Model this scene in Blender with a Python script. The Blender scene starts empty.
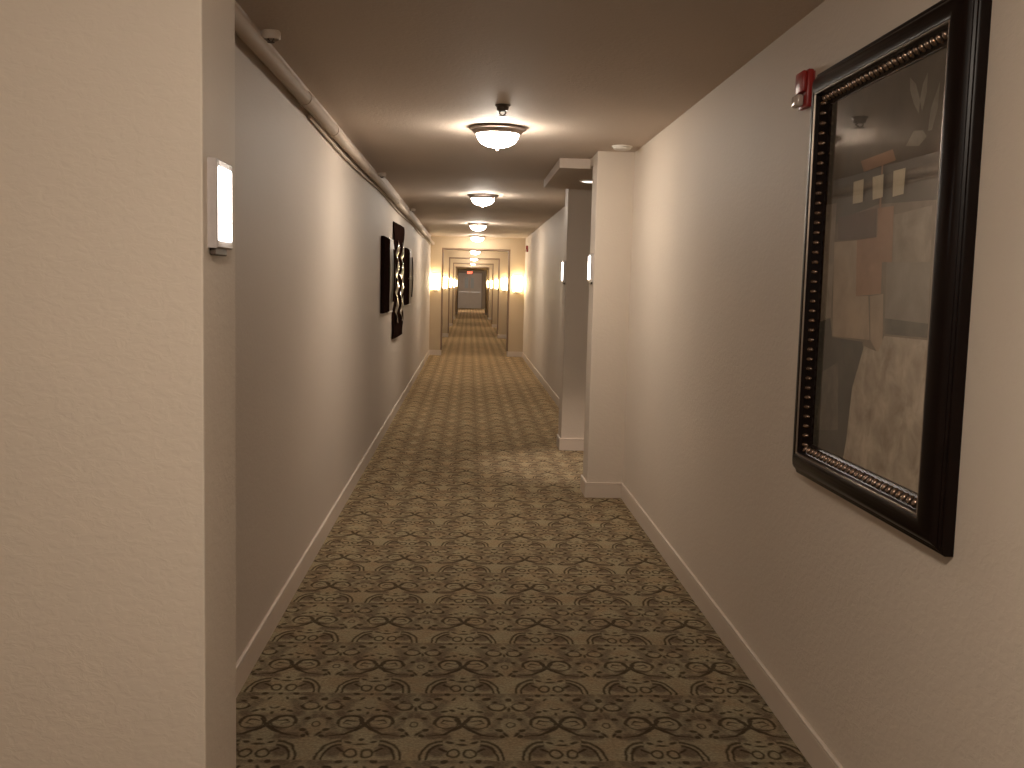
import bpy, bmesh, math, random
from mathutils import Vector, Matrix

random.seed(7)
scene = bpy.context.scene
COL = scene.collection
PI = math.pi

# ------------------------------------------------------------------ dimensions (metres)
XL, XR, XRF = -0.805, 1.115, 1.14       # corridor side walls (right wall steps out a little past the alcove)
CEIL = 2.405
CEIL2 = 2.450                           # ceiling beyond the shallow step
YSTEP = 8.93
YEND = 62.0
PORTALS = [20.75, 27.9, 35.0, 42.4, 49.5]
PD = 0.42                               # portal depth
PXL, PXR, PZ = -0.575, 0.835, 2.215     # portal opening
BH, BT = 0.108, 0.013                   # baseboard

# ------------------------------------------------------------------ object helpers
def link(o):
    COL.objects.link(o)
    return o

def obj(name, bm, mat, parent=None, smooth=False, sharp=35):
    me = bpy.data.meshes.new(name)
    bmesh.ops.recalc_face_normals(bm, faces=bm.faces[:])
    if smooth:
        lim = math.radians(sharp)
        for f in bm.faces:
            f.smooth = True
        for e in bm.edges:
            if len(e.link_faces) == 2 and e.calc_face_angle(0) > lim:
                e.smooth = False
    bm.to_mesh(me)
    bm.free()
    for m in (mat if isinstance(mat, (list, tuple)) else [mat]):
        me.materials.append(m)
    o = link(bpy.data.objects.new(name, me))
    if parent is not None:
        o.parent = parent
    return o

def empty(name, label, cat, loc, rotz=0.0, group=None):
    o = link(bpy.data.objects.new(name, None))
    o.empty_display_size = 0.05
    o.location = loc
    o.rotation_euler = (0, 0, rotz)
    o['label'] = label
    o['category'] = cat
    if group:
        o['group'] = group
    return o

def tag(o, label, cat, group=None):
    o['label'] = label
    o['category'] = cat
    if group:
        o['group'] = group
    return o

def struct(name, bm, mat, **k):
    o = obj(name, bm, mat, **k)
    o['kind'] = 'structure'
    return o

def dup(root, loc, rotz, label, group=None):
    r = root.copy()
    COL.objects.link(r)
    r.location = loc
    r.rotation_euler = (0, 0, rotz)
    r['label'] = label
    if group:
        r['group'] = group
    for ch in list(root.children):
        c = ch.copy()
        COL.objects.link(c)
        c.parent = r
        for g in list(ch.children):
            d = g.copy()
            COL.objects.link(d)
            d.parent = c
    return r

# ------------------------------------------------------------------ mesh helpers
def box(bm, x0, x1, y0, y1, z0, z1, bev=0.0, seg=2):
    vs = [bm.verts.new((x, y, z)) for z in (z0, z1) for y in (y0, y1) for x in (x0, x1)]
    F = []
    for q in ((0, 2, 3, 1), (4, 5, 7, 6), (0, 1, 5, 4), (2, 6, 7, 3), (0, 4, 6, 2), (1, 3, 7, 5)):
        F.append(bm.faces.new([vs[i] for i in q]))
    if bev > 0:
        es = list({e for f in F for e in f.edges})
        bmesh.ops.bevel(bm, geom=es, offset=bev, segments=seg, affect='EDGES', profile=0.5)
    return bm

def BX(*a, **k):
    return box(bmesh.new(), *a, **k)

def lathe(bm, prof, n=40, axis='Z', origin=(0, 0, 0)):
    """prof: list of (r, h); revolved about axis through origin."""
    rings = []
    for r, h in prof:
        ring = []
        if r < 1e-6:
            pts = [(0, 0, h)]
        else:
            pts = [(r * math.cos(2 * PI * i / n), r * math.sin(2 * PI * i / n), h) for i in range(n)]
        for p in pts:
            if axis == 'X':
                p = (p[2], p[0], p[1])
            elif axis == 'Y':
                p = (p[1], p[2], p[0])
            ring.append(bm.verts.new((p[0] + origin[0], p[1] + origin[1], p[2] + origin[2])))
        rings.append(ring)
    for a, b in zip(rings, rings[1:]):
        if len(a) == 1 and len(b) == 1:
            continue
        for i in range(n):
            j = (i + 1) % n
            if len(a) == 1:
                bm.faces.new((a[0], b[j], b[i]))
            elif len(b) == 1:
                bm.faces.new((a[i], a[j], b[0]))
            else:
                bm.faces.new((a[i], a[j], b[j], b[i]))
    return bm

def tube(bm, pts, r, n=16, cap=True):
    pts = [Vector(p) for p in pts]
    rings = []
    up = Vector((0.3, 0.2, 0.93)).normalized()
    for i, p in enumerate(pts):
        t = (pts[min(i + 1, len(pts) - 1)] - pts[max(i - 1, 0)]).normalized()
        a = t.cross(up)
        if a.length < 1e-4:
            a = t.cross(Vector((1, 0, 0)))
        a.normalize()
        b = t.cross(a).normalized()
        rings.append([bm.verts.new(p + a * r * math.cos(2 * PI * k / n) + b * r * math.sin(2 * PI * k / n)) for k in range(n)])
    for A, B in zip(rings, rings[1:]):
        for k in range(n):
            bm.faces.new((A[k], A[(k + 1) % n], B[(k + 1) % n], B[k]))
    if cap:
        bm.faces.new(rings[0][::-1])
        bm.faces.new(rings[-1])
    return bm

# ------------------------------------------------------------------ node helpers
class G:
    """tiny wrapper round a node tree"""
    def __init__(self, name):
        self.m = bpy.data.materials.new(name)
        self.m.use_nodes = True
        self.t = self.m.node_tree
        self.t.nodes.clear()
        self.out = self.t.nodes.new('ShaderNodeOutputMaterial')
    def n(self, kind, **k):
        nd = self.t.nodes.new(kind)
        for a, b in k.items():
            setattr(nd, a, b)
        return nd
    def put(self, sock, v):
        if v is None:
            return
        if isinstance(v, bpy.types.NodeSocket):
            self.t.links.new(v, sock)
        else:
            sock.default_value = v
    def M(self, op, a, b=None, c=None, clamp=False):
        nd = self.n('ShaderNodeMath', operation=op, use_clamp=clamp)
        for i, v in enumerate((a, b, c)):
            self.put(nd.inputs[i], v)
        return nd.outputs[0]
    def noise(self, vec, scale, detail=2.0, rough=0.5, dist=0.0):
        nd = self.n('ShaderNodeTexNoise')
        self.put(nd.inputs['Vector'], vec)
        nd.inputs['Scale'].default_value = scale
        nd.inputs['Detail'].default_value = detail
        nd.inputs['Roughness'].default_value = rough
        nd.inputs['Distortion'].default_value = dist
        return nd
    def pos(self):
        return self.n('ShaderNodeNewGeometry').outputs['Position']
    def mapping(self, vec, scale):
        nd = self.n('ShaderNodeMapping')
        self.put(nd.inputs['Vector'], vec)
        nd.inputs['Scale'].default_value = scale
        return nd.outputs[0]
    def mix(self, fac, a, b, blend='MIX'):
        nd = self.n('ShaderNodeMix', data_type='RGBA', blend_type=blend)
        self.put(nd.inputs[0], fac)
        self.put(nd.inputs[6], a)
        self.put(nd.inputs[7], b)
        return nd.outputs[2]
    def ramp(self, fac, stops):
        nd = self.n('ShaderNodeValToRGB')
        self.put(nd.inputs[0], fac)
        el = nd.color_ramp.elements
        while len(el) < len(stops):
            el.new(0.5)
        for e, (p, c) in zip(el, stops):
            e.position = p
            e.color = c if len(c) == 4 else (*c, 1)
        return nd.outputs[0]
    def bump(self, h, strength, dist):
        nd = self.n('ShaderNodeBump')
        self.put(nd.inputs['Height'], h)
        nd.inputs['Strength'].default_value = strength
        nd.inputs['Distance'].default_value = dist
        return nd.outputs[0]
    def bsdf(self, color, rough=0.6, metal=0.0, normal=None, spec=0.5, **k):
        p = self.n('ShaderNodeBsdfPrincipled')
        self.put(p.inputs['Base Color'], color if isinstance(color, bpy.types.NodeSocket) else (*color[:3], 1))
        self.put(p.inputs['Roughness'], rough)
        self.put(p.inputs['Metallic'], metal)
        self.put(p.inputs['Specular IOR Level'], spec)
        if normal is not None:
            self.put(p.inputs['Normal'], normal)
        for a, b in k.items():
            self.put(p.inputs[a], b)
        self.t.links.new(p.outputs[0], self.out.inputs[0])
        return p

def paint(name, col, bump=0.25, scale=38.0, var=0.05, rough=0.62, stretch=(1, 1, 1.6), spec=0.35):
    g = G(name)
    P = g.pos()
    v = g.mapping(P, stretch)
    a = g.noise(v, scale, 3.0, 0.55, 0.6)
    b = g.noise(P, 1.6, 3.0, 0.5)
    c = g.mix(g.M('MULTIPLY', b.outputs['Fac'], 1.0), tuple(x * (1 - var) for x in col) + (1,), tuple(min(1, x * (1 + var)) for x in col) + (1,))
    h = g.ramp(a.outputs['Fac'], [(0.38, (0, 0, 0)), (0.62, (1, 1, 1))])
    g.bsdf(c, rough, normal=g.bump(h, bump, 0.004), spec=spec)
    return g.m

def simple(name, col, rough=0.5, metal=0.0, noise=0.08, scale=30.0, spec=0.5, bump=0.0, **k):
    g = G(name)
    a = g.noise(g.n('ShaderNodeTexCoord').outputs['Object'], scale, 3.0)
    c = g.mix(a.outputs['Fac'], tuple(x * (1 - noise) for x in col) + (1,), tuple(min(1, x * (1 + noise)) for x in col) + (1,))
    nrm = g.bump(a.outputs['Fac'], bump, 0.002) if bump else None
    g.bsdf(c, rough, metal, nrm, spec, **k)
    return g.m

def emit(name, col, strength):
    g = G(name)
    e = g.n('ShaderNodeEmission')
    e.inputs[0].default_value = (*col, 1)
    e.inputs[1].default_value = strength
    g.t.links.new(e.outputs[0], g.out.inputs[0])
    return g.m

# ------------------------------------------------------------------ materials
LAMP = (1.0, 0.80, 0.60)
M = {}
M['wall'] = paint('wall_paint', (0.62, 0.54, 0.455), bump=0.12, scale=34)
M['ceiling'] = paint('ceiling_paint', (0.58, 0.49, 0.41), bump=0.2, scale=45, rough=0.75, stretch=(1, 1, 1))
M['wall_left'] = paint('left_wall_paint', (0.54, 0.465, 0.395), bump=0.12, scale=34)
M['portal'] = paint('archway_paint', (0.50, 0.395, 0.265), bump=0.2, scale=26)
M['trim'] = simple('trim_paint', (0.62, 0.53, 0.445), 0.42, noise=0.04, scale=12)
M['pipe'] = simple('pipe_paint', (0.52, 0.43, 0.35), 0.7, noise=0.06, scale=14, spec=0.15)
M['dome'] = emit('frosted_glass_lit', (1.0, 0.89, 0.76), 42.0)
M['dome_lobby'] = emit('frosted_glass_lit_bright', (1.0, 0.872, 0.73), 68.0)
M['dome_end_added'] = emit('added_end_light_glow', (1.0, 0.89, 0.76), 190.0)
M['rim'] = simple('brushed_bronze', (0.36, 0.28, 0.23), 0.38, 0.7, scale=60)
M['steel'] = simple('brushed_steel', (0.62, 0.58, 0.55), 0.30, 1.0, scale=80)
M['greyhousing'] = simple('satin_nickel_housing', (0.52, 0.47, 0.45), 0.38, 0.35, scale=60)
M['panel_light'] = emit('white_diffuser_lit', (1.0, 0.93, 0.86), 4.0)
M['sconce'] = emit('warm_glass_shade_lit', (1.0, 0.78, 0.45), 11.0)
M['black'] = simple('dark_espresso_lacquer', (0.008, 0.004, 0.003), 0.33, noise=0.3, scale=18, spec=0.14)
M['bead'] = simple('polished_dark_bead', (0.24, 0.165, 0.12), 0.22, 0.85, noise=0.25, scale=40, spec=0.8)
M['silver'] = simple('worn_silver_leaf', (0.26, 0.21, 0.17), 0.32, 0.9, noise=0.25, scale=50)
M['red'] = simple('alarm_red_plastic', (0.34, 0.022, 0.018), 0.35, noise=0.1, scale=25)
M['white'] = simple('white_plastic', (0.72, 0.68, 0.62), 0.4, noise=0.03)
M['clear'] = simple('clear_strobe_lens', (0.62, 0.52, 0.46), 0.08, noise=0.1, spec=0.9)
M['darkmetal'] = simple('dark_bronze_sheet', (0.016, 0.008, 0.006), 0.7, 0.0, noise=0.35, scale=20, spec=0.0)
M['darkfit'] = simple('dark_bronze_fitting', (0.10, 0.075, 0.06), 0.4, 0.6)
M['polish'] = simple('polished_ribbon_metal', (0.86, 0.82, 0.78), 0.10, 1.0, noise=0.05, scale=30)
M['mirrorpanel'] = simple('satin_silver_sheet', (0.34, 0.28, 0.23), 0.45, 0.0, noise=0.12, scale=18, spec=0.2)
M['door'] = simple('grey_door_paint', (0.66, 0.575, 0.475), 0.4, noise=0.05, scale=8)
M['casing'] = simple('brown_casing_paint', (0.20, 0.125, 0.075), 0.5, noise=0.06, scale=10)
M['doorframe'] = simple('door_frame_paint', (0.38, 0.30, 0.23), 0.4, noise=0.05, scale=8)
M['lite'] = simple('door_lite_glass', (0.55, 0.58, 0.56), 0.08, noise=0.1, spec=0.8)
M['exitred'] = emit('exit_letters_lit', (1.0, 0.16, 0.08), 2.2)
M['exitbox'] = simple('exit_sign_housing', (0.55, 0.30, 0.22), 0.5)
M['downlight'] = emit('downlight_lens_lit', (1.0, 0.86, 0.74), 0.9)

def glass():
    g = G('picture_glass')
    tr = g.n('ShaderNodeBsdfTransparent')
    gl = g.n('ShaderNodeBsdfGlossy')
    gl.inputs['Roughness'].default_value = 0.012
    a = g.noise(g.pos(), 3.0, 1.0)
    g.put(gl.inputs['Normal'], g.bump(a.outputs['Fac'], 0.04, 0.01))
    fr = g.n('ShaderNodeFresnel')
    fr.inputs['IOR'].default_value = 1.52
    bf = g.n('ShaderNodeNewGeometry').outputs['Backfacing']
    f2 = g.M('MULTIPLY', g.M('MULTIPLY', fr.outputs[0], 1.5, clamp=True), g.M('SUBTRACT', 1.0, bf))
    mx = g.n('ShaderNodeMixShader')
    g.put(mx.inputs[0], f2)
    g.t.links.new(tr.outputs[0], mx.inputs[1])
    g.t.links.new(gl.outputs[0], mx.inputs[2])
    g.t.links.new(mx.outputs[0], g.out.inputs[0])
    return g.m
M['glass'] = glass()

# ---- carpet: damask drawn with signed distances in a mirrored, repeating cell
def carpet():
    g = G('damask_carpet')
    Mt = g.M
    P = g.pos()
    wn = g.noise(P, 22.0, 2.0)
    sepw = g.n('ShaderNodeSeparateColor')
    g.put(sepw.inputs[0], wn.outputs['Color'])
    sep = g.n('ShaderNodeSeparateXYZ')
    g.put(sep.inputs[0], P)
    PX, PY = 0.325, 0.512
    x = Mt('ADD', Mt('ADD', sep.outputs[0], -0.007), Mt('MULTIPLY', Mt('SUBTRACT', sepw.outputs[0], 0.5), 0.016))
    y = Mt('ADD', Mt('ADD', sep.outputs[1], -3.243), Mt('MULTIPLY', Mt('SUBTRACT', sepw.outputs[1], 0.5), 0.016))
    u = Mt('PINGPONG', x, PX / 2)
    v = Mt('WRAP', y, PY / 2, -PY / 2)

    def loc(cx, cy):
        return Mt('SUBTRACT', u, cx), Mt('SUBTRACT', v, cy)
    def ell(cx, cy, rx, ry, rot=0.0):
        a, b = loc(cx, cy)
        if rot:
            c, s = math.cos(rot), math.sin(rot)
            a, b = (Mt('MULTIPLY_ADD', a, c, Mt('MULTIPLY', b, s)), Mt('MULTIPLY_ADD', a, -s, Mt('MULTIPLY', b, c)))
        a = Mt('DIVIDE', a, rx)
        b = Mt('DIVIDE', b, ry)
        L = Mt('SQRT', Mt('MULTIPLY_ADD', a, a, Mt('MULTIPLY', b, b)))
        return Mt('MULTIPLY', Mt('SUBTRACT', L, 1.0), min(rx, ry))          # ~signed distance
    def ring(cx, cy, rx, ry, w, rot=0.0):
        return Mt('SUBTRACT', Mt('ABSOLUTE', ell(cx, cy, rx, ry, rot)), w)
    def seg(ax, ay, bx, by, w0, w1=None):
        w1 = w0 if w1 is None else w1
        a, b = loc(ax, ay)
        dx, dy = bx - ax, by - ay
        L2 = dx * dx + dy * dy
        t = Mt('MULTIPLY_ADD', a, dx / L2, Mt('MULTIPLY', b, dy / L2), clamp=True)
        ex = Mt('MULTIPLY_ADD', t, -dx, a)
        ey = Mt('MULTIPLY_ADD', t, -dy, b)
        d = Mt('SQRT', Mt('MULTIPLY_ADD', ex, ex, Mt('MULTIPLY', ey, ey)))
        return Mt('SUBTRACT', d, Mt('MULTIPLY_ADD', t, w1 - w0, w0))
    def spiral(cx, cy, R, k, w, phase=0.0):
        a, b = loc(cx, cy)
        r = Mt('SQRT', Mt('MULTIPLY_ADD', a, a, Mt('MULTIPLY', b, b)))
        th = Mt('MULTIPLY', Mt('ARCTAN2', b, a), 1 / (2 * PI))
        q = Mt('FRACT', Mt('ADD', Mt('SUBTRACT', Mt('DIVIDE', r, k), th), 4.0 + phase))
        d = Mt('SUBTRACT', Mt('MULTIPLY', Mt('ABSOLUTE', Mt('SUBTRACT', q, 0.5)), k), w)
        return Mt('MAXIMUM', d, Mt('SUBTRACT', r, R))
    def cut(d, expr):       # keep d only where expr < 0
        return Mt('MAXIMUM', d, expr)
    def union(ds):
        acc = ds[0]
        for d in ds[1:]:
            acc = Mt('MINIMUM', acc, d)
        return acc
    def mask(d, soft=0.0035):
        return Mt('MULTIPLY_ADD', d, -1 / (2 * soft), 0.5, clamp=True)

    hx = PX / 2
    # brown shade bodies between the ornaments
    shade = mask(union([ell(0.085, -0.090, 0.060, 0.028, 0.15), ell(0.080, -0.195, 0.032, 0.040), ell(0.040, -0.035, 0.030, 0.020, -0.7),
                        ell(0.095, 0.235, 0.034, 0.026), ell(0.090, 0.080, 0.022, 0.030, -0.5), ell(0.150, 0.060, 0.016, 0.030)]), 0.009)
    shade = Mt('MAXIMUM', shade, Mt('MULTIPLY', mask(union([ell(0.080, 0.135, 0.020, 0.060, 0.25), ell(0.135, 0.235, 0.020, 0.034, -0.5), ell(0.035, 0.245, 0.030, 0.012), ell(hx - 0.012, 0.085, 0.020, 0.014), ell(0.105, -0.020, 0.014, 0.040, -0.3), ell(0.122, 0.190, 0.026, 0.036, 0.3), ell(0.020, 0.062, 0.022, 0.014), ell(0.060, 0.185, 0.018, 0.034, 0.3), ell(hx - 0.040, 0.030, 0.016, 0.040)]), 0.010), 0.8))
    # light ornaments lying over the shade
    light = mask(union([
        ell(0, -0.082, 0.036, 0.042), ell(0, -0.045, 0.010, 0.030), ell(0, 0.150, 0.038, 0.064), ell(hx, 0.0, 0.032, 0.046),
        ell(hx, -0.125, 0.010, 0.075), ell(hx - 0.022, -0.100, 0.009, 0.034, 0.6), ell(0.052, 0.016, 0.030, 0.040), ell(0.026, -0.212, 0.012, 0.018),
        cut(ring(0.062, -0.250, 0.060, 0.110, 0.0040), Mt('SUBTRACT', 0.066, u)), cut(ring(0.062, -0.250, 0.079, 0.136, 0.0040), Mt('SUBTRACT', 0.066, u)),
        ell(hx - 0.040, 0.140, 0.020, 0.022), ell(0.062, 0.215, 0.030, 0.012, 0.4),
    ]))
    side = Mt('SUBTRACT', 0.060, u)
    dark = mask(union([
        cut(ring(0.051, 0.012, 0.042, 0.050, 0.0066), Mt('SUBTRACT', -0.004, v)), cut(ring(0.051, 0.010, 0.041, 0.046, 0.0030), Mt('SUBTRACT', v, 0.0)),
        seg(0.026, 0.020, 0.060, 0.030, 0.002, 0.006), seg(0.060, 0.030, 0.072, 0.012, 0.005, 0.002), seg(0.072, 0.008, 0.045, -0.006, 0.003, 0.002),
        seg(0.022, 0.036, 0.0, -0.004, 0.006, 0.009), seg(0.0, -0.010, 0.030, -0.048, 0.009, 0.008), seg(0.030, -0.048, 0.064, -0.078, 0.008, 0.005), seg(0.064, -0.078, 0.115, -0.090, 0.005, 0.002),
        ring(0.026, -0.212, 0.018, 0.026, 0.0042), seg(0.044, -0.205, 0.070, -0.180, 0.004, 0.006), ell(0.0, -0.118, 0.010, 0.008), ell(0.0, -0.150, 0.022, 0.007), ell(0.040, -0.135, 0.014, 0.008, 0.5),
        cut(ring(0.062, -0.250, 0.050, 0.096, 0.0042), side), cut(ring(0.062, -0.250, 0.070, 0.122, 0.0045), side),
        cut(ring(hx - 0.041, 0.142, 0.029, 0.030, 0.0060), Mt('SUBTRACT', v, 0.146)), cut(ring(hx - 0.041, 0.142, 0.028, 0.029, 0.0024), Mt('SUBTRACT', 0.140, v)),
        ell(hx, 0.200, 0.012, 0.016), ell(hx, 0.120, 0.006, 0.018), ring(hx, -0.004, 0.013, 0.018, 0.0026),
        ell(hx - 0.034, 0.042, 0.011, 0.010, 0.7), ell(hx - 0.038, -0.046, 0.014, 0.011, -0.7), ell(hx - 0.018, -0.075, 0.006, 0.020, 0.4), ell(hx - 0.030, -0.090, 0.010, 0.012),
        cut(ring(0, 0.140, 0.017, 0.018, 0.0042), Mt('SUBTRACT', v, 0.134)), ell(0, 0.085, 0.006, 0.012), ell(0.034, 0.110, 0.010, 0.008, 0.6), ell(0.060, 0.100, 0.014, 0.008, -0.5),
        ell(0.085, 0.205, 0.016, 0.014, 0.4), ell(0.055, 0.245, 0.012, 0.012), ell(0.0, 0.245, 0.008, 0.010), ell(0.030, 0.205, 0.006, 0.014, 0.3), ell(0.115, 0.180, 0.012, 0.006, 0.6),
    ]), 0.0030)

    n1 = g.noise(P, 95.0, 3.0, 0.6)
    n2 = g.noise(P, 9.0, 2.0)
    n3 = g.noise(P, 2.3, 2.0)
    lightc = g.mix(g.ramp(n2.outputs['Fac'], [(0.40, (0, 0, 0)), (0.66, (1, 1, 1))]), (0.205, 0.180, 0.120, 1), (0.196, 0.152, 0.096, 1))
    c = g.mix(Mt('MULTIPLY', shade, 0.80), lightc, (0.076, 0.055, 0.037, 1))
    c = g.mix(Mt('MULTIPLY', light, 0.80), c, lightc)
    c = g.mix(Mt('MULTIPLY', dark, 0.88), c, (0.026, 0.017, 0.008, 1))
    tuft = g.ramp(n1.outputs['Fac'], [(0.30, (0.72, 0.72, 0.72)), (0.72, (1.25, 1.25, 1.25))])
    c = g.mix(1.0, c, tuft, 'MULTIPLY')
    soil = g.ramp(n3.outputs['Fac'], [(0.35, (0.90, 0.87, 0.84)), (0.65, (1.06, 1.04, 1.0))])
    c = g.mix(1.0, c, soil, 'MULTIPLY')
    fuzz = g.mix(1.0, c, (7.5, 7.2, 7.0, 1), 'MULTIPLY')
    g.bsdf(c, 0.95, normal=g.bump(n1.outputs['Fac'], 0.4, 0.004), spec=0.1, **{'Sheen Weight': 1.0, 'Sheen Roughness': 0.30, 'Sheen Tint': fuzz})
    return g.m
M['carpet'] = carpet()

# ------------------------------------------------------------------ the setting
VX = -2.3            # lobby side wall behind the near pier
VY = -2.6            # lobby back wall
AX = 2.6             # alcove depth
C1, C1B = 6.93, 7.20     # near column front / back
C2, C2B = 8.95, 9.23     # far column front / back
CXF = 0.86               # columns' corridor face
PF, PB, PXF = 2.22, 2.525, -0.58   # near pier front / back / corridor face

bm = bmesh.new()
bm.faces.new([bm.verts.new(p) for p in ((VX - .1, VY - .1, 0), (AX + .1, VY - .1, 0), (AX + .1, YEND + .1, 0), (VX - .1, YEND + .1, 0))])
box(bm, VX - .1, AX + .1, VY - .1, YEND + .1, -0.1, -0.002)
struct('floor', bm, M['carpet'])

bm = bmesh.new()
box(bm, VX - .1, AX + .1, VY - .1, YSTEP, CEIL, CEIL + .2)
box(bm, VX - .1, AX + .1, YSTEP, PORTALS[0] + .2, CEIL2, CEIL + .2)
box(bm, VX - .1, AX + .1, PORTALS[0] + .2, YEND + .1, CEIL, CEIL + .2)
struct('ceiling', bm, M['ceiling'])

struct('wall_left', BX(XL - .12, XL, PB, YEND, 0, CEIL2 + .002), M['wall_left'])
struct('wall_left_pier', BX(VX, PXF, PF, PB, 0, CEIL + .002, bev=0.004), M['wall'])
struct('wall_lobby_left', BX(VX - .1, VX, VY, PF, 0, CEIL + .002), M['wall'])
struct('wall_lobby_back', BX(VX - .1, XR + .12, VY - .1, VY, 0, CEIL + .002), M['wall'])
struct('wall_right', BX(XR, XR + .12, VY, C1, 0, CEIL + .002), M['wall'])
struct('pillar', BX(CXF, AX, C1, C1B, 0, CEIL + .002, bev=0.004), M['wall'])
struct('pillar', BX(CXF, AX, C2, C2B, 0, CEIL2 + .002, bev=0.004), M['wall'])
struct('wall_alcove', BX(AX, AX + .1, C1, C2B, 0, CEIL + .002), M['wall'])
struct('wall_right_beyond', BX(XRF, XRF + .12, C2B, YEND, 0, CEIL2 + .002), M['wall'])
struct('wall_end', BX(XL - .12, XRF + .12, YEND, YEND + .1, 0, CEIL2 + .002), M['portal'])
# dropped soffit over the alcove
struct('ceiling_soffit', BX(0.636, AX, 7.363, 8.90, 2.334, CEIL + .001, bev=0.003), M['ceiling'])
struct('ceiling_alcove', BX(CXF, AX, C1B, C2, 2.338, CEIL - .002), M['ceiling'])

def base_run(name, pts):
    """baseboard following a polyline on the floor; each segment = (x0,x1,y0,y1)"""
    bm = bmesh.new()
    for s in pts:
        box(bm, *s, 0.0, BH - 0.012)
        # eased top edge
        x0, x1, y0, y1 = s
        if (x1 - x0) < (y1 - y0):
            pass
        box(bm, *s, BH - 0.012, BH, bev=0.003)
    return struct(name, bm, M['trim'])

base_run('baseboard_left', [(XL, XL + BT, PB, PORTALS[0])] +
         [(XL, XL + BT, a + PD, b) for a, b in zip(PORTALS, PORTALS[1:] + [YEND])])
base_run('baseboard_right', [(XR - BT, XR, VY, C1 - BT)])
base_run('baseboard_right_beyond', [(XRF - BT, XRF, C2B, PORTALS[0])] +
         [(XRF - BT, XRF, a + PD, b) for a, b in zip(PORTALS, PORTALS[1:] + [YEND])])
base_run('baseboard_pillar', [(CXF - BT, XR, C1 - BT, C1), (CXF - BT, CXF, C1, C1B), (CXF - BT, AX, C1B, C1B + BT)])
base_run('baseboard_pillar', [(CXF - BT, AX, C2 - BT, C2), (CXF - BT, CXF, C2, C2B)])
base_run('baseboard_pier', [(VX, PXF + BT, PF - BT, PF), (PXF, PXF + BT, PF, PB), (XL + BT, PXF + BT, PB, PB + BT)])

# archways across the corridor
for y in PORTALS:
    struct('pillar', BX(XL, PXL, y, y + PD, 0, CEIL2 + .001, bev=0.004), M['portal'])
    struct('pillar', BX(PXR, XRF, y, y + PD, 0, CEIL2 + .001, bev=0.004), M['portal'])
    struct('lintel', BX(PXL, PXR, y + .012, y + PD - .012, PZ, CEIL2 + .001), M['portal'])
    bm = bmesh.new()
    for x0, x1 in ((XL, PXL + BT), (PXR - BT, XRF)):
        box(bm, x0, x1, y - BT, y, 0, BH, bev=0.003)
        box(bm, x0, x1, y + PD, y + PD + BT, 0, BH, bev=0.003)
    box(bm, PXL, PXL + BT, y, y + PD, 0, BH)
    box(bm, PXR - BT, PXR, y, y + PD, 0, BH)
    struct('baseboard_archway', bm, M['trim'])
    bm = bmesh.new()
    c = 0.030
    box(bm, PXL, PXL + c, y + .02, y + PD - .02, BH + .001, PZ - c, bev=.002)
    box(bm, PXR - c, PXR, y + .02, y + PD - .02, BH + .001, PZ - c, bev=.002)
    box(bm, PXL, PXR, y + .02, y + PD - .02, PZ - c, PZ, bev=.002)
    struct('trim_%d' % (2 + PORTALS.index(y)), bm, M['casing'])

# far double doors
DX0, DXM, DX1, DZ = -0.70, 0.03, 0.76, 2.17
bm = bmesh.new()
box(bm, DX0 - .07, DX0, YEND - .05, YEND, 0, DZ + .07, bev=.004)
box(bm, DX1, DX1 + .07, YEND - .05, YEND, 0, DZ + .07, bev=.004)
box(bm, DX0, DX1, YEND - .05, YEND, DZ, DZ + .07, bev=.004)
struct('trim_1', bm, M['doorframe'])
for i, (a, b, h) in enumerate(((DX0 + .004, DXM - .003, -1), (DXM + .003, DX1 - .004, 1))):
    d = struct('door_%d' % (i + 1), BX(a, b, YEND - .045, YEND - .004, 0.012, DZ - .004, bev=.003), M['door'])
    if h < 0:
        obj('door_lite', BX(b - .30, b - .10, YEND - .050, YEND - .046, 1.25, 1.88, bev=.001), M['lite'], d)
        obj('push_bar', BX(a + .08, b - .06, YEND - .10, YEND - .047, 0.98, 1.05, bev=.01), M['steel'], d)
    else:
        obj('door_lite', BX(a + .06, a + .24, YEND - .050, YEND - .046, 1.25, 1.88, bev=.001), M['lite'], d)
        obj('push_bar', BX(a + .06, b - .08, YEND - .10, YEND - .047, 0.98, 1.05, bev=.01), M['steel'], d)

# ------------------------------------------------------------------ exit sign over the far doors
sg = empty('exit_sign', 'red lit exit sign mounted above the grey double doors at the corridor end', 'sign', (0.03, YEND - .051, 2.19))
obj('sign_housing', BX(-.19, .19, -.045, 0, -.10, .12, bev=.008), M['exitbox'], sg)
def letters():
    bm = bmesh.new()
    h, w, t = 0.13, 0.058, 0.016
    y0, y1, z0 = -.051, -.0455, -.055
    x = -.145
    def bar(a, b, c, d):
        box(bm, x + a, x + b, y0, y1, z0 + c, z0 + d)
    def diag(ax, az, bx, bz):
        d = Vector((bx - ax, 0, bz - az))
        nrm = Vector((-d.z, 0, d.x)).normalized() * t / 2
        A, B = Vector((x + ax, 0, z0 + az)), Vector((x + bx, 0, z0 + bz))
        vs = []
        for yy in (y0, y1):
            for p in (A + nrm, A - nrm, B - nrm, B + nrm):
                vs.append(bm.verts.new((p.x, yy, p.z)))
        for q in ((0, 1, 2, 3), (7, 6, 5, 4), (0, 4, 5, 1), (1, 5, 6, 2), (2, 6, 7, 3), (3, 7, 4, 0)):
            bm.faces.new([vs[i] for i in q])
    # E
    bar(0, t, 0, h); bar(t, w, 0, t); bar(t, w * .85, h / 2 - t / 2, h / 2 + t / 2); bar(t, w, h - t, h)
    x += .085
    diag(0, 0, w, h); diag(0, h, w, 0)
    x += .085
    bar(w / 2 - t / 2, w / 2 + t / 2, 0, h)
    x += .065
    bar(0, w, h - t, h); bar(w / 2 - t / 2, w / 2 + t / 2, 0, h - t)
    return bm
o = obj('lettering', letters(), M['exitred'], sg)
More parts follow.
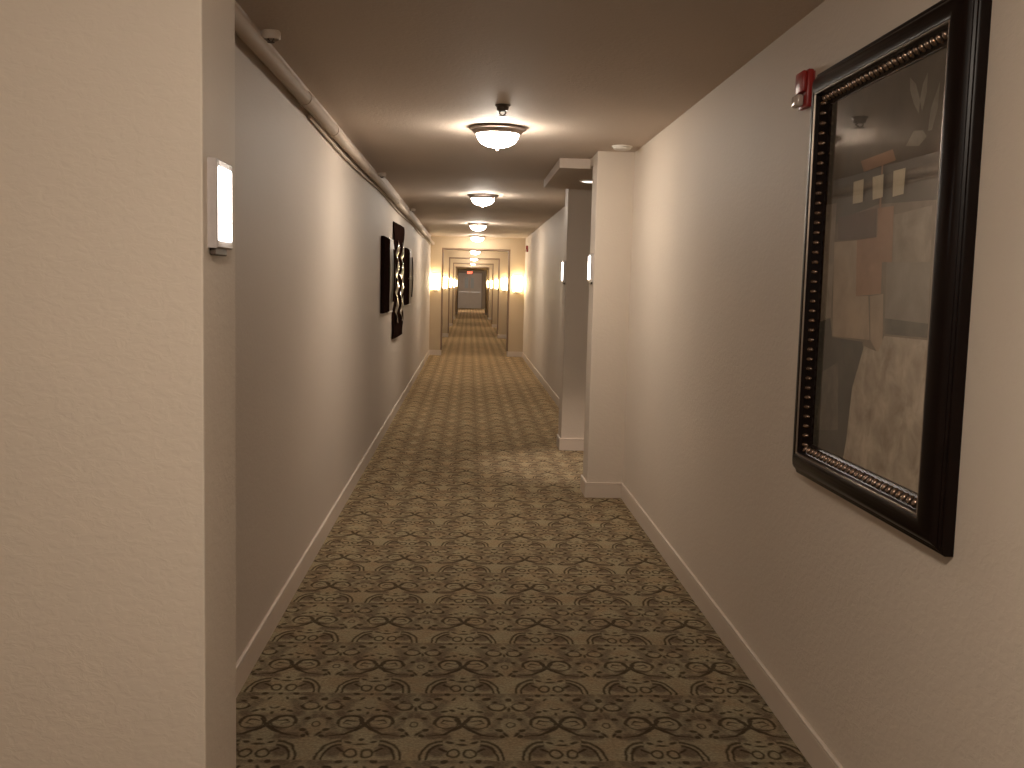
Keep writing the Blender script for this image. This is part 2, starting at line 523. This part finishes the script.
o['label'] = 'red letters EXIT'

# ------------------------------------------------------------------ ceiling dome lights
def dome_light(loc, label, group, glow='dome'):
    t = empty('ceiling_light', label, 'ceiling light', loc, 0, group)
    t.scale = (0.94, 0.94, 0.90)
    bm = bmesh.new()
    lathe(bm, [(0, 0), (0.150, 0), (0.178, -0.004), (0.182, -0.010), (0.178, -0.017), (0.166, -0.022), (0.156, -0.032), (0.148, -0.044), (0.141, -0.048), (0.134, -0.046), (0.132, -0.030), (0.0, -0.028)], 56)
    obj('rim', bm, M['rim'], t, smooth=True)
    bm = bmesh.new()
    pr = [(0.131, -0.032), (0.131, -0.048)]
    for k in range(1, 11):
        a = k / 11 * PI / 2
        pr.append((0.131 * math.cos(a) ** 0.85, -0.048 - 0.082 * math.sin(a)))
    pr.append((0, -0.131))
    lathe(bm, pr, 48)
    obj('glass_bowl', bm, M[glow], t, smooth=True)
    bm = bmesh.new()
    lathe(bm, [(0, -0.128), (0.013, -0.128), (0.015, -0.133), (0.009, -0.137), (0.008, -0.142), (0.011, -0.147), (0.007, -0.153), (0, -0.155)], 20)
    obj('finial', bm, M['rim'], t, smooth=True)
    return t
LG = 'flush dome lights along the corridor ceiling'
first = dome_light((0.150, 6.05, CEIL), 'largest flush dome ceiling light, bronze rim, just short of the dropped soffit', LG)
for x, y, lab in ((0.128, 11.05, 'second flush dome ceiling light, just beyond the dropped soffit'),
                  (0.122, 16.15, 'third flush dome ceiling light, midway between soffit and first archway'),
                  (0.140, 20.20, 'fourth flush dome ceiling light, right in front of the first archway lintel'),
                  (0.140, 27.25, 'dome ceiling light seen through the first archway, before the second'),
                  (0.140, 34.35, 'dome ceiling light seen through the second archway, before the third'),
                  (0.140, 41.75, 'dome ceiling light seen through the third archway, before the fourth')):
    dup(first, (x, y, CEIL2 if y < PORTALS[0] else CEIL), 0, lab, LG)
dome_light((0.060, 55.8, CEIL), 'added dome ceiling light past the fifth archway, brightening the double doors', LG, 'dome_end_added')  # extra lamp added behind the lintels to brighten the end doors
dome_light((-0.05, 0.60, CEIL), 'dome ceiling light of the lobby behind the near pier', 'lobby lights', 'dome_lobby')

# ------------------------------------------------------------------ lit square wall lights on the pier and columns
def wall_light(loc, rotz, label):
    """local +X points out of the wall, Y along it; z = 0 at mid-height"""
    t = empty('wall_light', label, 'wall light', loc, rotz, 'square white wall lights on pier and columns')
    bm = bmesh.new()
    w, h, d = 0.072, 0.098, 0.022
    # bevelled tray with raised border
    outer = [(0, w, h), (d - .003, w, h), (d, w - .003, h - .003), (d, w - .006, h - .016), (d - .004, w - .007, h - .018)]
    rings = []
    for X, a, b in outer:
        rings.append([bm.verts.new((X, y, z)) for y, z in ((-a, -b), (a, -b), (a, b), (-a, b))])
    for A, B in zip(rings, rings[1:]):
        for i in range(4):
            bm.faces.new((A[i], A[(i + 1) % 4], B[(i + 1) % 4], B[i]))
    bm.faces.new(rings[-1])
    bm.faces.new(rings[0][::-1])
    obj('housing', bm, M['greyhousing'], t)
    bm = bmesh.new()
    n = 12
    a, b = w - .0075, h - .0185
    grid = [[bm.verts.new((d - .0035 + 0.009 * (1 - (i / n * 2 - 1) ** 2) ** .5 * (1 - 0.0 * j), (i / n * 2 - 1) * a, (j * 2 - 1) * b)) for j in (0, 1)] for i in range(n + 1)]
    for i in range(n):
        bm.faces.new((grid[i][0], grid[i + 1][0], grid[i + 1][1], grid[i][1]))
    bm.faces.new([grid[i][0] for i in range(n + 1)][::-1])
    bm.faces.new([grid[i][1] for i in range(n + 1)])
    obj('diffuser', bm, M['panel_light'], t, smooth=True)
    bm = bmesh.new()
    box(bm, 0.001, 0.014, -.060, .050, -h - .016, -h + .002, bev=.003)  # dark strip standing in for the shadow beneath the housing
    obj('shadow_strip', bm, M['darkfit'], t)
    return t
wl = wall_light((PXF, 2.330, 1.640), 0, 'large square lit wall light on the edge of the near left pier')
dup(wl, (CXF, 7.035, 1.612), PI, 'lit wall light on the corridor face of the near right column')
dup(wl, (CXF, 9.07, 1.612), PI, 'small lit wall light on the narrow edge of the far right column')

# ------------------------------------------------------------------ warm sconces on the archways
def sconce(loc, label, group):
    t = empty('wall_sconce', label, 'sconce', loc, 0, group)
    bm = bmesh.new()
    n = 16
    r, h = 0.095, 0.155
    rings = []
    for z, s in ((-h, .80), (-h * .6, .95), (0, 1.0), (h * .6, 1.03), (h, 1.06)):
        rings.append([bm.verts.new((r * s * math.cos(PI + PI * i / n), -0.012 + r * s * math.sin(PI + PI * i / n) * .9, z)) for i in range(n + 1)])
    for A, B in zip(rings, rings[1:]):
        for i in range(n):
            bm.faces.new((A[i], A[i + 1], B[i + 1], B[i]))
        bm.faces.new((A[0], B[0], B[n], A[n]))
    bm.faces.new(rings[0])
    bm.faces.new(rings[-1])
    obj('glass_shade', bm, M['sconce'], t, smooth=True, sharp=50)
    bm = bmesh.new()
    box(bm, -.06, .06, -.0115, 0, -.18, .185, bev=.004)
    obj('backplate', bm, M['rim'], t)
    bm = bmesh.new()
    lathe(bm, [(0, -.192), (.010, -.188), (.014, -.178), (.030, -.170), (.058, -.162), (.056, -.157), (0, -.157)], 20, origin=(0, -.055, 0))
    obj('bottom_cap', bm, M['rim'], t, smooth=True)
    return t
names = ['first', 'second', 'third', 'fourth', 'fifth']
sc0 = None
for i, y in enumerate(PORTALS):
    for side, x in (('left', (XL + PXL) / 2 - .01), ('right', (XRF + PXR) / 2)):
        lab = 'glowing warm wall sconce on the %s post of the %s archway down the corridor' % (side, names[i])
        grp = 'warm sconces on the archway posts'
        if sc0 is None:
            sc0 = sconce((x, y, 1.51), lab, grp)
        else:
            dup(sc0, (x, y, 1.51), 0, lab, grp)

# ------------------------------------------------------------------ recessed downlight in the alcove soffit
dl = empty('downlight', 'small recessed downlight glowing in the dark underside of the soffit', 'downlight', (0.955, 8.18, 2.334))
bm = bmesh.new()
lathe(bm, [(0.0, 0.0), (0.085, 0.0), (0.085, -0.006), (0.075, -0.010), (0.068, -0.006), (0.066, -0.001), (0, -0.001)], 36)
obj('trim_ring', bm, M['white'], dl, smooth=True)
bm = bmesh.new()
lathe(bm, [(0.0, -0.0012), (0.064, -0.0012), (0.060, -0.008), (0.030, -0.014), (0, -0.016)], 36)
obj('lens', bm, M['downlight'], dl, smooth=True)
sp = bpy.data.lights.new('downlight_bulb', 'SPOT')
sp.energy = 75
sp.color = (1.0, 0.80, 0.66)
sp.spot_size = math.radians(50)
sp.spot_blend = 0.8
sp.shadow_soft_size = 0.05
so = link(bpy.data.objects.new('downlight_bulb', sp))
so.parent = dl
so.location = (0, 0, -0.03)

# ------------------------------------------------------------------ smoke detector
sd = empty('smoke_detector', 'round smoke detector on the ceiling in front of the near right column', 'smoke detector', (0.985, 6.66, CEIL))
bm = bmesh.new()
lathe(bm, [(0, 0), (0.068, 0), (0.068, -0.007), (0.063, -0.010), (0, -0.010)], 36)
obj('base', bm, M['white'], sd, smooth=True)
bm = bmesh.new()
lathe(bm, [(0, -0.0105), (0.060, -0.0105), (0.058, -0.017), (0.050, -0.023), (0.030, -0.026), (0, -0.026)], 36)
obj('cover', bm, M['white'], sd, smooth=True)

# ------------------------------------------------------------------ sprinkler pipe, conduit, sprinkler heads
PXp, PZp, PR = -0.757, 2.292, 0.030
pp = empty('sprinkler_pipe', 'long painted pipe running along the top of the left wall', 'pipe', (PXp, PB, PZp))
bm = bmesh.new()
tube(bm, [(0, 0.01, 0), (0, 20.55 - PB, 0)], PR, 24)
obj('pipe_run', bm, M['pipe'], pp, smooth=True)
for y in (4.68, 5.62, 10.3, 15.1):
    bm = bmesh.new()
    y -= PB
    lathe(bm, [(PR + .0005, y - .05), (PR + .004, y - .049), (PR + .0055, y - .035), (PR + .0035, y - .025), (PR + .0035, y + .025), (PR + .0055, y + .035), (PR + .004, y + .049), (PR + .0005, y + .05)], 24, axis='Y')
    obj('coupling', bm, M['pipe'], pp, smooth=True)
for y in (7.3, 12.0, 17.0):
    y -= PB
    bm = bmesh.new()
    lathe(bm, [(PR + .0005, y - .012), (PR + .004, y - .012), (PR + .004, y + .012), (PR + .0005, y + .012)], 24, axis='Y')
    box(bm, XL - PXp, -PR - .001, y - .012, y + .012, -.008, .008)
    obj('pipe_hanger', bm, M['pipe'], pp, smooth=True)
bm = bmesh.new()
lathe(bm, [(PR + .006, 20.45 - PB), (PR + .008, 20.46 - PB), (PR + .008, 20.56 - PB), (PR * .6, 20.585 - PB), (0, 20.59 - PB)], 24, axis='Y')
obj('end_cap', bm, M['pipe'], pp, smooth=True)

bm = bmesh.new()
pts = []
yy = 5.0
while yy < 20.4:
    ph = (yy - 5.0) % 4.6
    dip = 0.0 if ph > 3.6 else 0.020 * math.sin(ph / 3.6 * PI)
    pts.append((XL + .011 + .002, yy, 2.266 - dip))
    yy += 0.15
tube(bm, pts, 0.010, 10)
tag(obj('hanging_cable', bm, M['pipe'], smooth=True), 'thin painted cable sagging along the left wall below the pipe', 'cable')

def cup_sprinkler(loc, label, group):
    t = empty('fire_sprinkler', label, 'sprinkler', loc, 0, group)
    bm = bmesh.new()
    lathe(bm, [(0, 0), (.033, 0), (.036, -.006), (.036, -.026), (.033, -.032), (.027, -.032), (.020, -.020), (.018, -.006), (0, -.006)], 32)
    obj('escutcheon', bm, M['trim'], t, smooth=True)
    bm = bmesh.new()
    lathe(bm, [(0, -.0065), (.010, -.0065), (.010, -.020), (.006, -.024), (0, -.024)], 16)
    tube(bm, [(-.008, 0, -.020), (-.011, 0, -.030), (-.002, 0, -.040)], .0025, 8)
    tube(bm, [(.008, 0, -.020), (.011, 0, -.030), (.002, 0, -.040)], .0025, 8)
    lathe(bm, [(0, -.040), (.014, -.0405), (.014, -.0425), (0, -.044)], 20)
    obj('spray_nozzle', bm, M['darkfit'], t, smooth=True)
    return t
SG = 'sprinklers in the ceiling corner above the wall pipe'
s0 = cup_sprinkler((-0.765, 3.91, CEIL), 'nearest ring shaped sprinkler in the dark ceiling corner above the wall pipe', SG)
dup(s0, (-0.765, 8.72, CEIL), 0, 'second ring shaped sprinkler above the wall pipe, at the shallow ceiling step', SG)
dup(s0, (-0.765, 13.36, CEIL2), 0, 'third ring shaped sprinkler above the wall pipe, near the dark wall sculpture', SG)

# pendent sprinkler in the middle of the ceiling
ps = empty('fire_sprinkler', 'small dark pendent sprinkler on the ceiling just before the largest dome light', 'sprinkler', (0.154, 5.30, CEIL))
bm = bmesh.new()
lathe(bm, [(0, 0), (.040, 0), (.040, -.004), (.032, -.012), (.029, -.030), (.025, -.030), (.023, -.014), (0, -.014)], 32)
obj('escutcheon', bm, M['darkfit'], ps, smooth=True)
bm = bmesh.new()
lathe(bm, [(0, -.0142), (.014, -.0142), (.014, -.030), (.009, -.033), (0, -.033)], 16)
tube(bm, [(-.012, 0, -.030), (-.017, 0, -.042), (-.003, 0, -.054)], .0035, 8)
tube(bm, [(.012, 0, -.030), (.017, 0, -.042), (.003, 0, -.054)], .0035, 8)
obj('frame_arms', bm, M['darkfit'], ps, smooth=True)
bm = bmesh.new()
lathe(bm, [(0, -.054), (.024, -.055), (.025, -.057), (0, -.059)], 24)
obj('deflector', bm, M['darkfit'], ps, smooth=True)

# ------------------------------------------------------------------ fire alarm strobes on the right wall
def strobe(loc, label):
    """local -X points out of the wall"""
    t = empty('fire_alarm_strobe', label, 'fire alarm', loc, 0, 'red fire alarm strobes on the right wall')
    bm = bmesh.new()
    box(bm, -.026, -.0045, -.044, .044, -.060, .062, bev=.006)
    box(bm, -.042, -.025, -.040, .040, -.012, .058, bev=.008)
    obj('body', bm, M['red'], t, smooth=True)
    obj('wall_mount', BX(-.004, 0, -.040, .040, -.056, .056, bev=.001), M['red'], t)
    bm = bmesh.new()
    box(bm, -.052, -.027, -.022, .040, -.054, -.016, bev=.008, seg=3)
    obj('lens', bm, M['clear'], t, smooth=True)
    return t
st = strobe((XR, 3.345, 2.143), 'red fire alarm strobe with clear lens, beside the big framed picture')
dup(st, (XRF, 19.8, 2.20), 0, 'tiny dark fire alarm strobe far down the right wall by the first archway')

# ------------------------------------------------------------------ the big framed picture on the right wall
PY0, PY1, PZ0, PZ1 = 2.184, 3.215, 0.885, 2.168
pic = empty('framed_picture', 'large abstract picture in a dark beaded frame on the right wall', 'picture', (XR, 0, 0))
prof = [(0, 0.0), (0, 0.020), (0.004, 0.026), (0.010, 0.027), (0.013, 0.032), (0.017, 0.033), (0.022, 0.040), (0.034, 0.049), (0.048, 0.055), (0.060, 0.058),
        (0.070, 0.058), (0.0755, 0.0545)]
def frame_ring(bm, prof, close=False):
    rings = []
    for t, h in prof:
        y0, y1, z0, z1 = PY0 + t, PY1 - t, PZ0 + t, PZ1 - t
        rings.append([bm.verts.new((-h, y, z)) for y, z in ((y0, z0), (y1, z0), (y1, z1), (y0, z1))])
    for A, B in zip(rings, rings[1:]):
        for i in range(4):
            bm.faces.new((A[i], A[(i + 1) % 4], B[(i + 1) % 4], B[i]))
    return bm
bm = frame_ring(bmesh.new(), prof)
obj('outer_moulding', bm, M['black'], pic, smooth=True, sharp=40)
bm = frame_ring(bmesh.new(), [(0.0752, 0.0548), (0.0770, 0.0562), (0.0795, 0.0558), (0.0808, 0.0515)])
o = obj('silver_fillet', bm, M['silver'], pic, smooth=True)
o['label'] = 'thin silvery line inside the dark moulding'
bm = frame_ring(bmesh.new(), [(0.0808, 0.052), (0.083, 0.040), (0.109, 0.017), (0.112, 0.016), (0.112, 0.008)])
obj('inner_lip', bm, M['black'], pic)
bm = bmesh.new()
tc, hc = 0.0955, 0.0315                       # bead centre: inset from the outer edge, height off the wall
sl = Vector((0.026, -0.023)).normalized()     # inward slope that carries the beads
def bead(side, along):
    """side: 0 near, 1 far, 2 bottom, 3 top; along: position along that rail"""
    ring = bmesh.ops.create_icosphere(bm, subdivisions=2, radius=1.0)
    for v in ring['verts']:
        a, b, c = v.co.x * 0.0135, v.co.y * 0.0078, v.co.z * 0.0085     # across the slope, along the rail, out of the slope
        t = tc + a * sl.x - c * sl.y
        h = hc + a * sl.y + c * sl.x
        if side == 0:
            v.co = (-h, PY0 + t, along + b)
        elif side == 1:
            v.co = (-h, PY1 - t, along + b)
        elif side == 2:
            v.co = (-h, along + b, PZ0 + t)
        else:
            v.co = (-h, along + b, PZ1 - t)
ny, nz = 28, 36
for i in range(ny):
    y = PY0 + tc + .012 + (PY1 - PY0 - 2 * tc - .024) * i / (ny - 1)
    bead(2, y)
    bead(3, y)
for i in range(nz):
    z = PZ0 + tc + .012 + (PZ1 - PZ0 - 2 * tc - .024) * i / (nz - 1)
    bead(0, z)
    bead(1, z)
o = obj('bead_moulding', bm, M['bead'], pic, smooth=True, sharp=80)
o['label'] = 'row of polished beads round the inner edge'

def art(name, col, var=0.12, scale=9.0, second=None):
    g = G(name)
    P = g.pos()
    a = g.noise(P, scale, 5.0, 0.62, 0.4)
    f = g.ramp(a.outputs['Fac'], [(0.32, (0, 0, 0)), (0.70, (1, 1, 1))])
    s = second or tuple(min(1, x * (1 + var * 2)) for x in col)
    c = g.mix(f, tuple(x * (1 - var) for x in col) + (1,), tuple(s) + (1,))
    g.bsdf(c, 0.7, spec=0.2)
    return g.m
arts = [art('print_ground', (0.105, 0.088, 0.066), .2, 5), art('print_leaf', (0.20, 0.185, 0.145), .2, 14), art('print_terracotta', (0.34, 0.20, 0.125), .12, 8),
        art('print_cream', (0.60, 0.52, 0.36), .06, 12), art('print_mauve', (0.150, 0.105, 0.082), .1, 7), art('print_tan', (0.38, 0.29, 0.20), .12, 9),
        art('print_strip', (0.28, 0.23, 0.17), .2, 10), art('print_grey', (0.26, 0.222, 0.172), .12, 8), art('print_greydark', (0.085, 0.080, 0.062), .2, 9),
        art('print_greylite', (0.135, 0.120, 0.092), .25, 12), art('print_sand', (0.36, 0.285, 0.200), .2, 11, (0.60, 0.510, 0.390)), art('print_umber', (0.21, 0.17, 0.125), .2, 7)]
A = {
 'leaf1': (1, [(2.554, 2.026), (2.516, 2.002), (2.487, 1.957), (2.488, 1.924), (2.520, 1.953), (2.549, 1.993)]),
 'leaf2': (1, [(2.452, 2.018), (2.451, 1.970), (2.471, 1.926), (2.487, 1.957), (2.476, 1.994)]),
 'leaf3': (1, [(2.384, 1.981), (2.386, 1.921), (2.410, 1.873), (2.431, 1.874), (2.423, 1.927)]),
 'leaf4': (1, [(2.552, 1.854), (2.510, 1.886), (2.459, 1.880), (2.435, 1.862), (2.476, 1.844)]),
 'strip': (6, [(3.103, 1.749), (3.017, 1.748), (3.013, 1.401), (3.101, 1.398)]),
 'grey': (7, [(2.625, 1.562), (2.370, 1.557), (2.359, 1.375), (2.610, 1.377)]),
 'upperR': (6, [(2.599, 1.684), (2.379, 1.692), (2.370, 1.557), (2.587, 1.561)]),
 'tan': (5, [(3.016, 1.631), (2.835, 1.629), (2.818, 1.470), (2.732, 1.471), (2.706, 1.351), (2.988, 1.347)]),
 'tan2': (5, [(2.718, 1.471), (2.632, 1.478), (2.617, 1.334), (2.641, 1.315), (2.699, 1.351)]),
 'greyband': (9, [(2.616, 1.414), (2.359, 1.409), (2.359, 1.375), (2.609, 1.372)]),
 'greydark': (8, [(3.13, 1.385), (3.013, 1.401), (2.988, 1.344), (2.754, 1.343), (2.733, 1.299), (2.807, 1.208), (2.829, 1.053), (2.847, 0.985), (3.13, 0.985)]),
 'lower': (10, [(2.739, 1.332), (2.641, 1.322), (2.609, 1.367), (2.30, 1.370), (2.30, 0.985), (2.847, 0.985), (2.829, 1.053), (2.807, 1.208)]),
 'greylite': (9, [(3.056, 1.232), (2.927, 1.273), (2.896, 1.073), (3.081, 1.046)]),
 'mauve': (4, [(2.994, 1.702), (2.706, 1.710), (2.701, 1.629), (2.983, 1.636)]),
 'orange': (2, [(2.699, 1.709), (2.596, 1.707), (2.587, 1.561), (2.651, 1.563), (2.645, 1.478), (2.818, 1.470), (2.835, 1.629), (2.694, 1.631)]),
 'bar': (2, [(2.839, 1.851), (2.625, 1.856), (2.601, 1.825), (2.812, 1.818)]),
 'stem': (2, [(2.690, 1.823), (2.680, 1.823), (2.678, 1.71), (2.690, 1.71)]),
 'r1': (3, [(2.883, 1.797), (2.809, 1.798), (2.807, 1.734), (2.881, 1.734)]),
 'r2': (3, [(2.746, 1.797), (2.673, 1.797), (2.670, 1.736), (2.737, 1.734)]),
 'r3': (3, [(2.610, 1.798), (2.537, 1.798), (2.540, 1.733), (2.606, 1.731)]),
}
bm = bmesh.new()
y0, y1, z0, z1 = PY0 + .104, PY1 - .104, PZ0 + .104, PZ1 - .104
f = bm.faces.new([bm.verts.new((-.010, y, z)) for y, z in ((y0, z0), (y1, z0), (y1, z1), (y0, z1))])
f.material_index = 0
# broad lower half of the ground is a warmer umber
f = bm.faces.new([bm.verts.new((-.0102, y, z)) for y, z in ((y0, z0), (y1, z0), (y1, 1.66), (2.95, 1.70), (2.7, 1.72), (y0, 1.70))])
f.material_index = 11
for k, (idx, poly) in enumerate(A.values()):
    X = -.0104 - 0.0002 * k
    f = bm.faces.new([bm.verts.new((X, min(max(y, y0), y1), min(max(z, z0), z1))) for y, z in poly])
    f.material_index = idx
bmesh.ops.recalc_face_normals(bm, faces=bm.faces[:])
o = obj('art_print', bm, arts, pic)
o['label'] = 'muted abstract print with three cream rectangles and pale leaves'
obj('glass', BX(-.0190, -.0175, y0, y1, z0, z1), M['glass'], pic)
obj('backing_board', BX(-.008, -.001, PY0 + .02, PY1 - .02, PZ0 + .02, PZ1 - .02), M['darkmetal'], pic)

# ------------------------------------------------------------------ metal wall sculptures on the left wall
def sheet(bm, y0, y1, z0, z1, fx, ny=24, nz=40, th=0.006):
    fr = [[None] * (nz + 1) for _ in range(ny + 1)]
    bk = [[None] * (nz + 1) for _ in range(ny + 1)]
    for i in range(ny + 1):
        for j in range(nz + 1):
            a, b = i / ny, j / nz
            y, z = y0 + (y1 - y0) * a, z0 + (z1 - z0) * b
            X = fx(a, b)
            fr[i][j] = bm.verts.new((X, y, z))
            bk[i][j] = bm.verts.new((X - th, y, z))
    for i in range(ny):
        for j in range(nz):
            bm.faces.new((fr[i][j], fr[i + 1][j], fr[i + 1][j + 1], fr[i][j + 1]))
            bm.faces.new((bk[i][j], bk[i][j + 1], bk[i + 1][j + 1], bk[i + 1][j]))
    for i in range(ny):
        bm.faces.new((fr[i][0], bk[i][0], bk[i + 1][0], fr[i + 1][0]))
        bm.faces.new((fr[i][nz], fr[i + 1][nz], bk[i + 1][nz], bk[i][nz]))
    for j in range(nz):
        bm.faces.new((fr[0][j], fr[0][j + 1], bk[0][j + 1], bk[0][j]))
        bm.faces.new((fr[ny][j], bk[ny][j], bk[ny][j + 1], fr[ny][j + 1]))
    return bm

def side_panel(loc, label):
    t = empty('metal_wall_panel', label, 'wall art', loc, 0, 'dark and silver wall panels flanking the wavy sculpture')
    obj('dark_panel', BX(0.002, 0.034, 0, 0.66, -.35, .35, bev=.003), M['darkmetal'], t)
    bm = sheet(bmesh.new(), 0.665, 1.24, -.352, .352, lambda a, b: 0.012 + 0.030 * math.sin(PI * b) ** 0.8 + 0.006 * a, 6, 32, .006)
    o = obj('silver_panel', bm, M['mirrorpanel'], t, smooth=True)
    o['label'] = 'bowed silvery sheet beside the dark panel'
    bm = bmesh.new()
    for z0 in (-.366, .354):
        box(bm, 0.0, .022, 0.665, 1.24, z0, z0 + .012, bev=.002)
    obj('edge_bar', bm, M['white'], t)
    bm = sheet(bmesh.new(), 0.86, 1.06, -.26, .26, lambda a, b: 0.050 + 0.010 * math.sin(PI * b), 8, 20, .004)
    obj('dark_inlay', bm, M['darkmetal'], t, smooth=True)
    return t
sp0 = side_panel((XL, 9.14, 1.543), 'dark and silver wall panel hung before the wavy sculpture, nearer the viewer')
dup(sp0, (XL, 12.36, 1.553), 0, 'dark and silver wall panel hung just past the wavy sculpture')

ws = empty('wall_sculpture', 'tall wavy dark metal sculpture with shiny ribbons on the left wall', 'wall art', (XL, 10.50, 1.485))
bm = sheet(bmesh.new(), 0, 1.15, -.60, .62, lambda a, b: 0.018 + 0.028 * a + 0.006 * math.sin(b * 24 + a * 4), 20, 90, .010)
obj('dark_sheet', bm, M['darkmetal'], ws, smooth=True)
def ribbon(yc, ph):
    bm = bmesh.new()
    n, k = 120, 8
    rows = []
    for j in range(n + 1):
        b = j / n
        z = -.44 + .88 * b
        w = (0.105 + 0.055 * math.sin(b * 8.8 * 2 * PI + ph)) * math.sin(PI * min(max(b, .0), 1.0)) ** .35 + .006
        cy = yc + 0.040 * math.sin(b * 4.4 * 2 * PI + ph)
        xo = 0.032 + 0.028 * (yc / 1.15) + 0.007 * math.sin(b * 4.4 * 2 * PI + ph + 1.2)
        row = []
        for i in range(k + 1):
            a = i / k * 2 - 1
            row.append(bm.verts.new((xo + 0.008 * (1 - a * a) + 0.010 * a * math.sin(b * 4.4 * 2 * PI + ph + 2.2), cy + a * w, z)))
        rows.append(row)
    for A_, B_ in zip(rows, rows[1:]):
        for i in range(k):
            bm.faces.new((A_[i], A_[i + 1], B_[i + 1], B_[i]))
    ret = bmesh.ops.solidify(bm, geom=bm.faces[:], thickness=0.004)
    return bm
for yc, ph in ((0.27, 0.4), (0.82, 1.0)):
    o = obj('shiny_ribbon', ribbon(yc, ph), M['polish'], ws, smooth=True, sharp=60)
    o['label'] = 'polished wavy ribbon'

# ------------------------------------------------------------------ world, camera, view
w = bpy.data.worlds.new('World')
scene.world = w
w.use_nodes = True
w.node_tree.nodes['Background'].inputs[0].default_value = (0.02, 0.016, 0.012, 1)
w.node_tree.nodes['Background'].inputs[1].default_value = 0.2

F, VPX, VPY, ROLL = 1000.0, 469.25, 284.5, 0.021
Yc = Vector(((VPX - 512) / F, (VPY - 384) / F, 1)).normalized()     # corridor axis in camera axes (x right, y down, z forward)
dn = Vector((-math.sin(ROLL), math.cos(ROLL), 0))
Zc = -(dn - Yc * dn.dot(Yc)).normalized()
Xc = Yc.cross(Zc)
R = Matrix((Xc, Yc, Zc))                                            # camera -> world
right, down, fwd = R.col[0], R.col[1], R.col[2]
mw = Matrix(((right.x, -down.x, -fwd.x, 0), (right.y, -down.y, -fwd.y, 0), (right.z, -down.z, -fwd.z, 1.475), (0, 0, 0, 1)))
cd = bpy.data.cameras.new('camera')
cd.sensor_width = 36
cd.lens = 36 * F / 1024
cd.clip_start = 0.05
cd.clip_end = 200
cam = link(bpy.data.objects.new('camera', cd))
cam.matrix_world = mw
scene.camera = cam

vs = scene.view_settings
vs.view_transform = 'Standard'
vs.look = 'None'
vs.gamma = 1.0
vs.use_curve_mapping = False
vs.exposure = 1.65
try:
    scene.cycles.max_bounces = 16
    scene.cycles.diffuse_bounces = 8
    scene.cycles.sample_clamp_indirect = 6.0
except Exception:
    pass
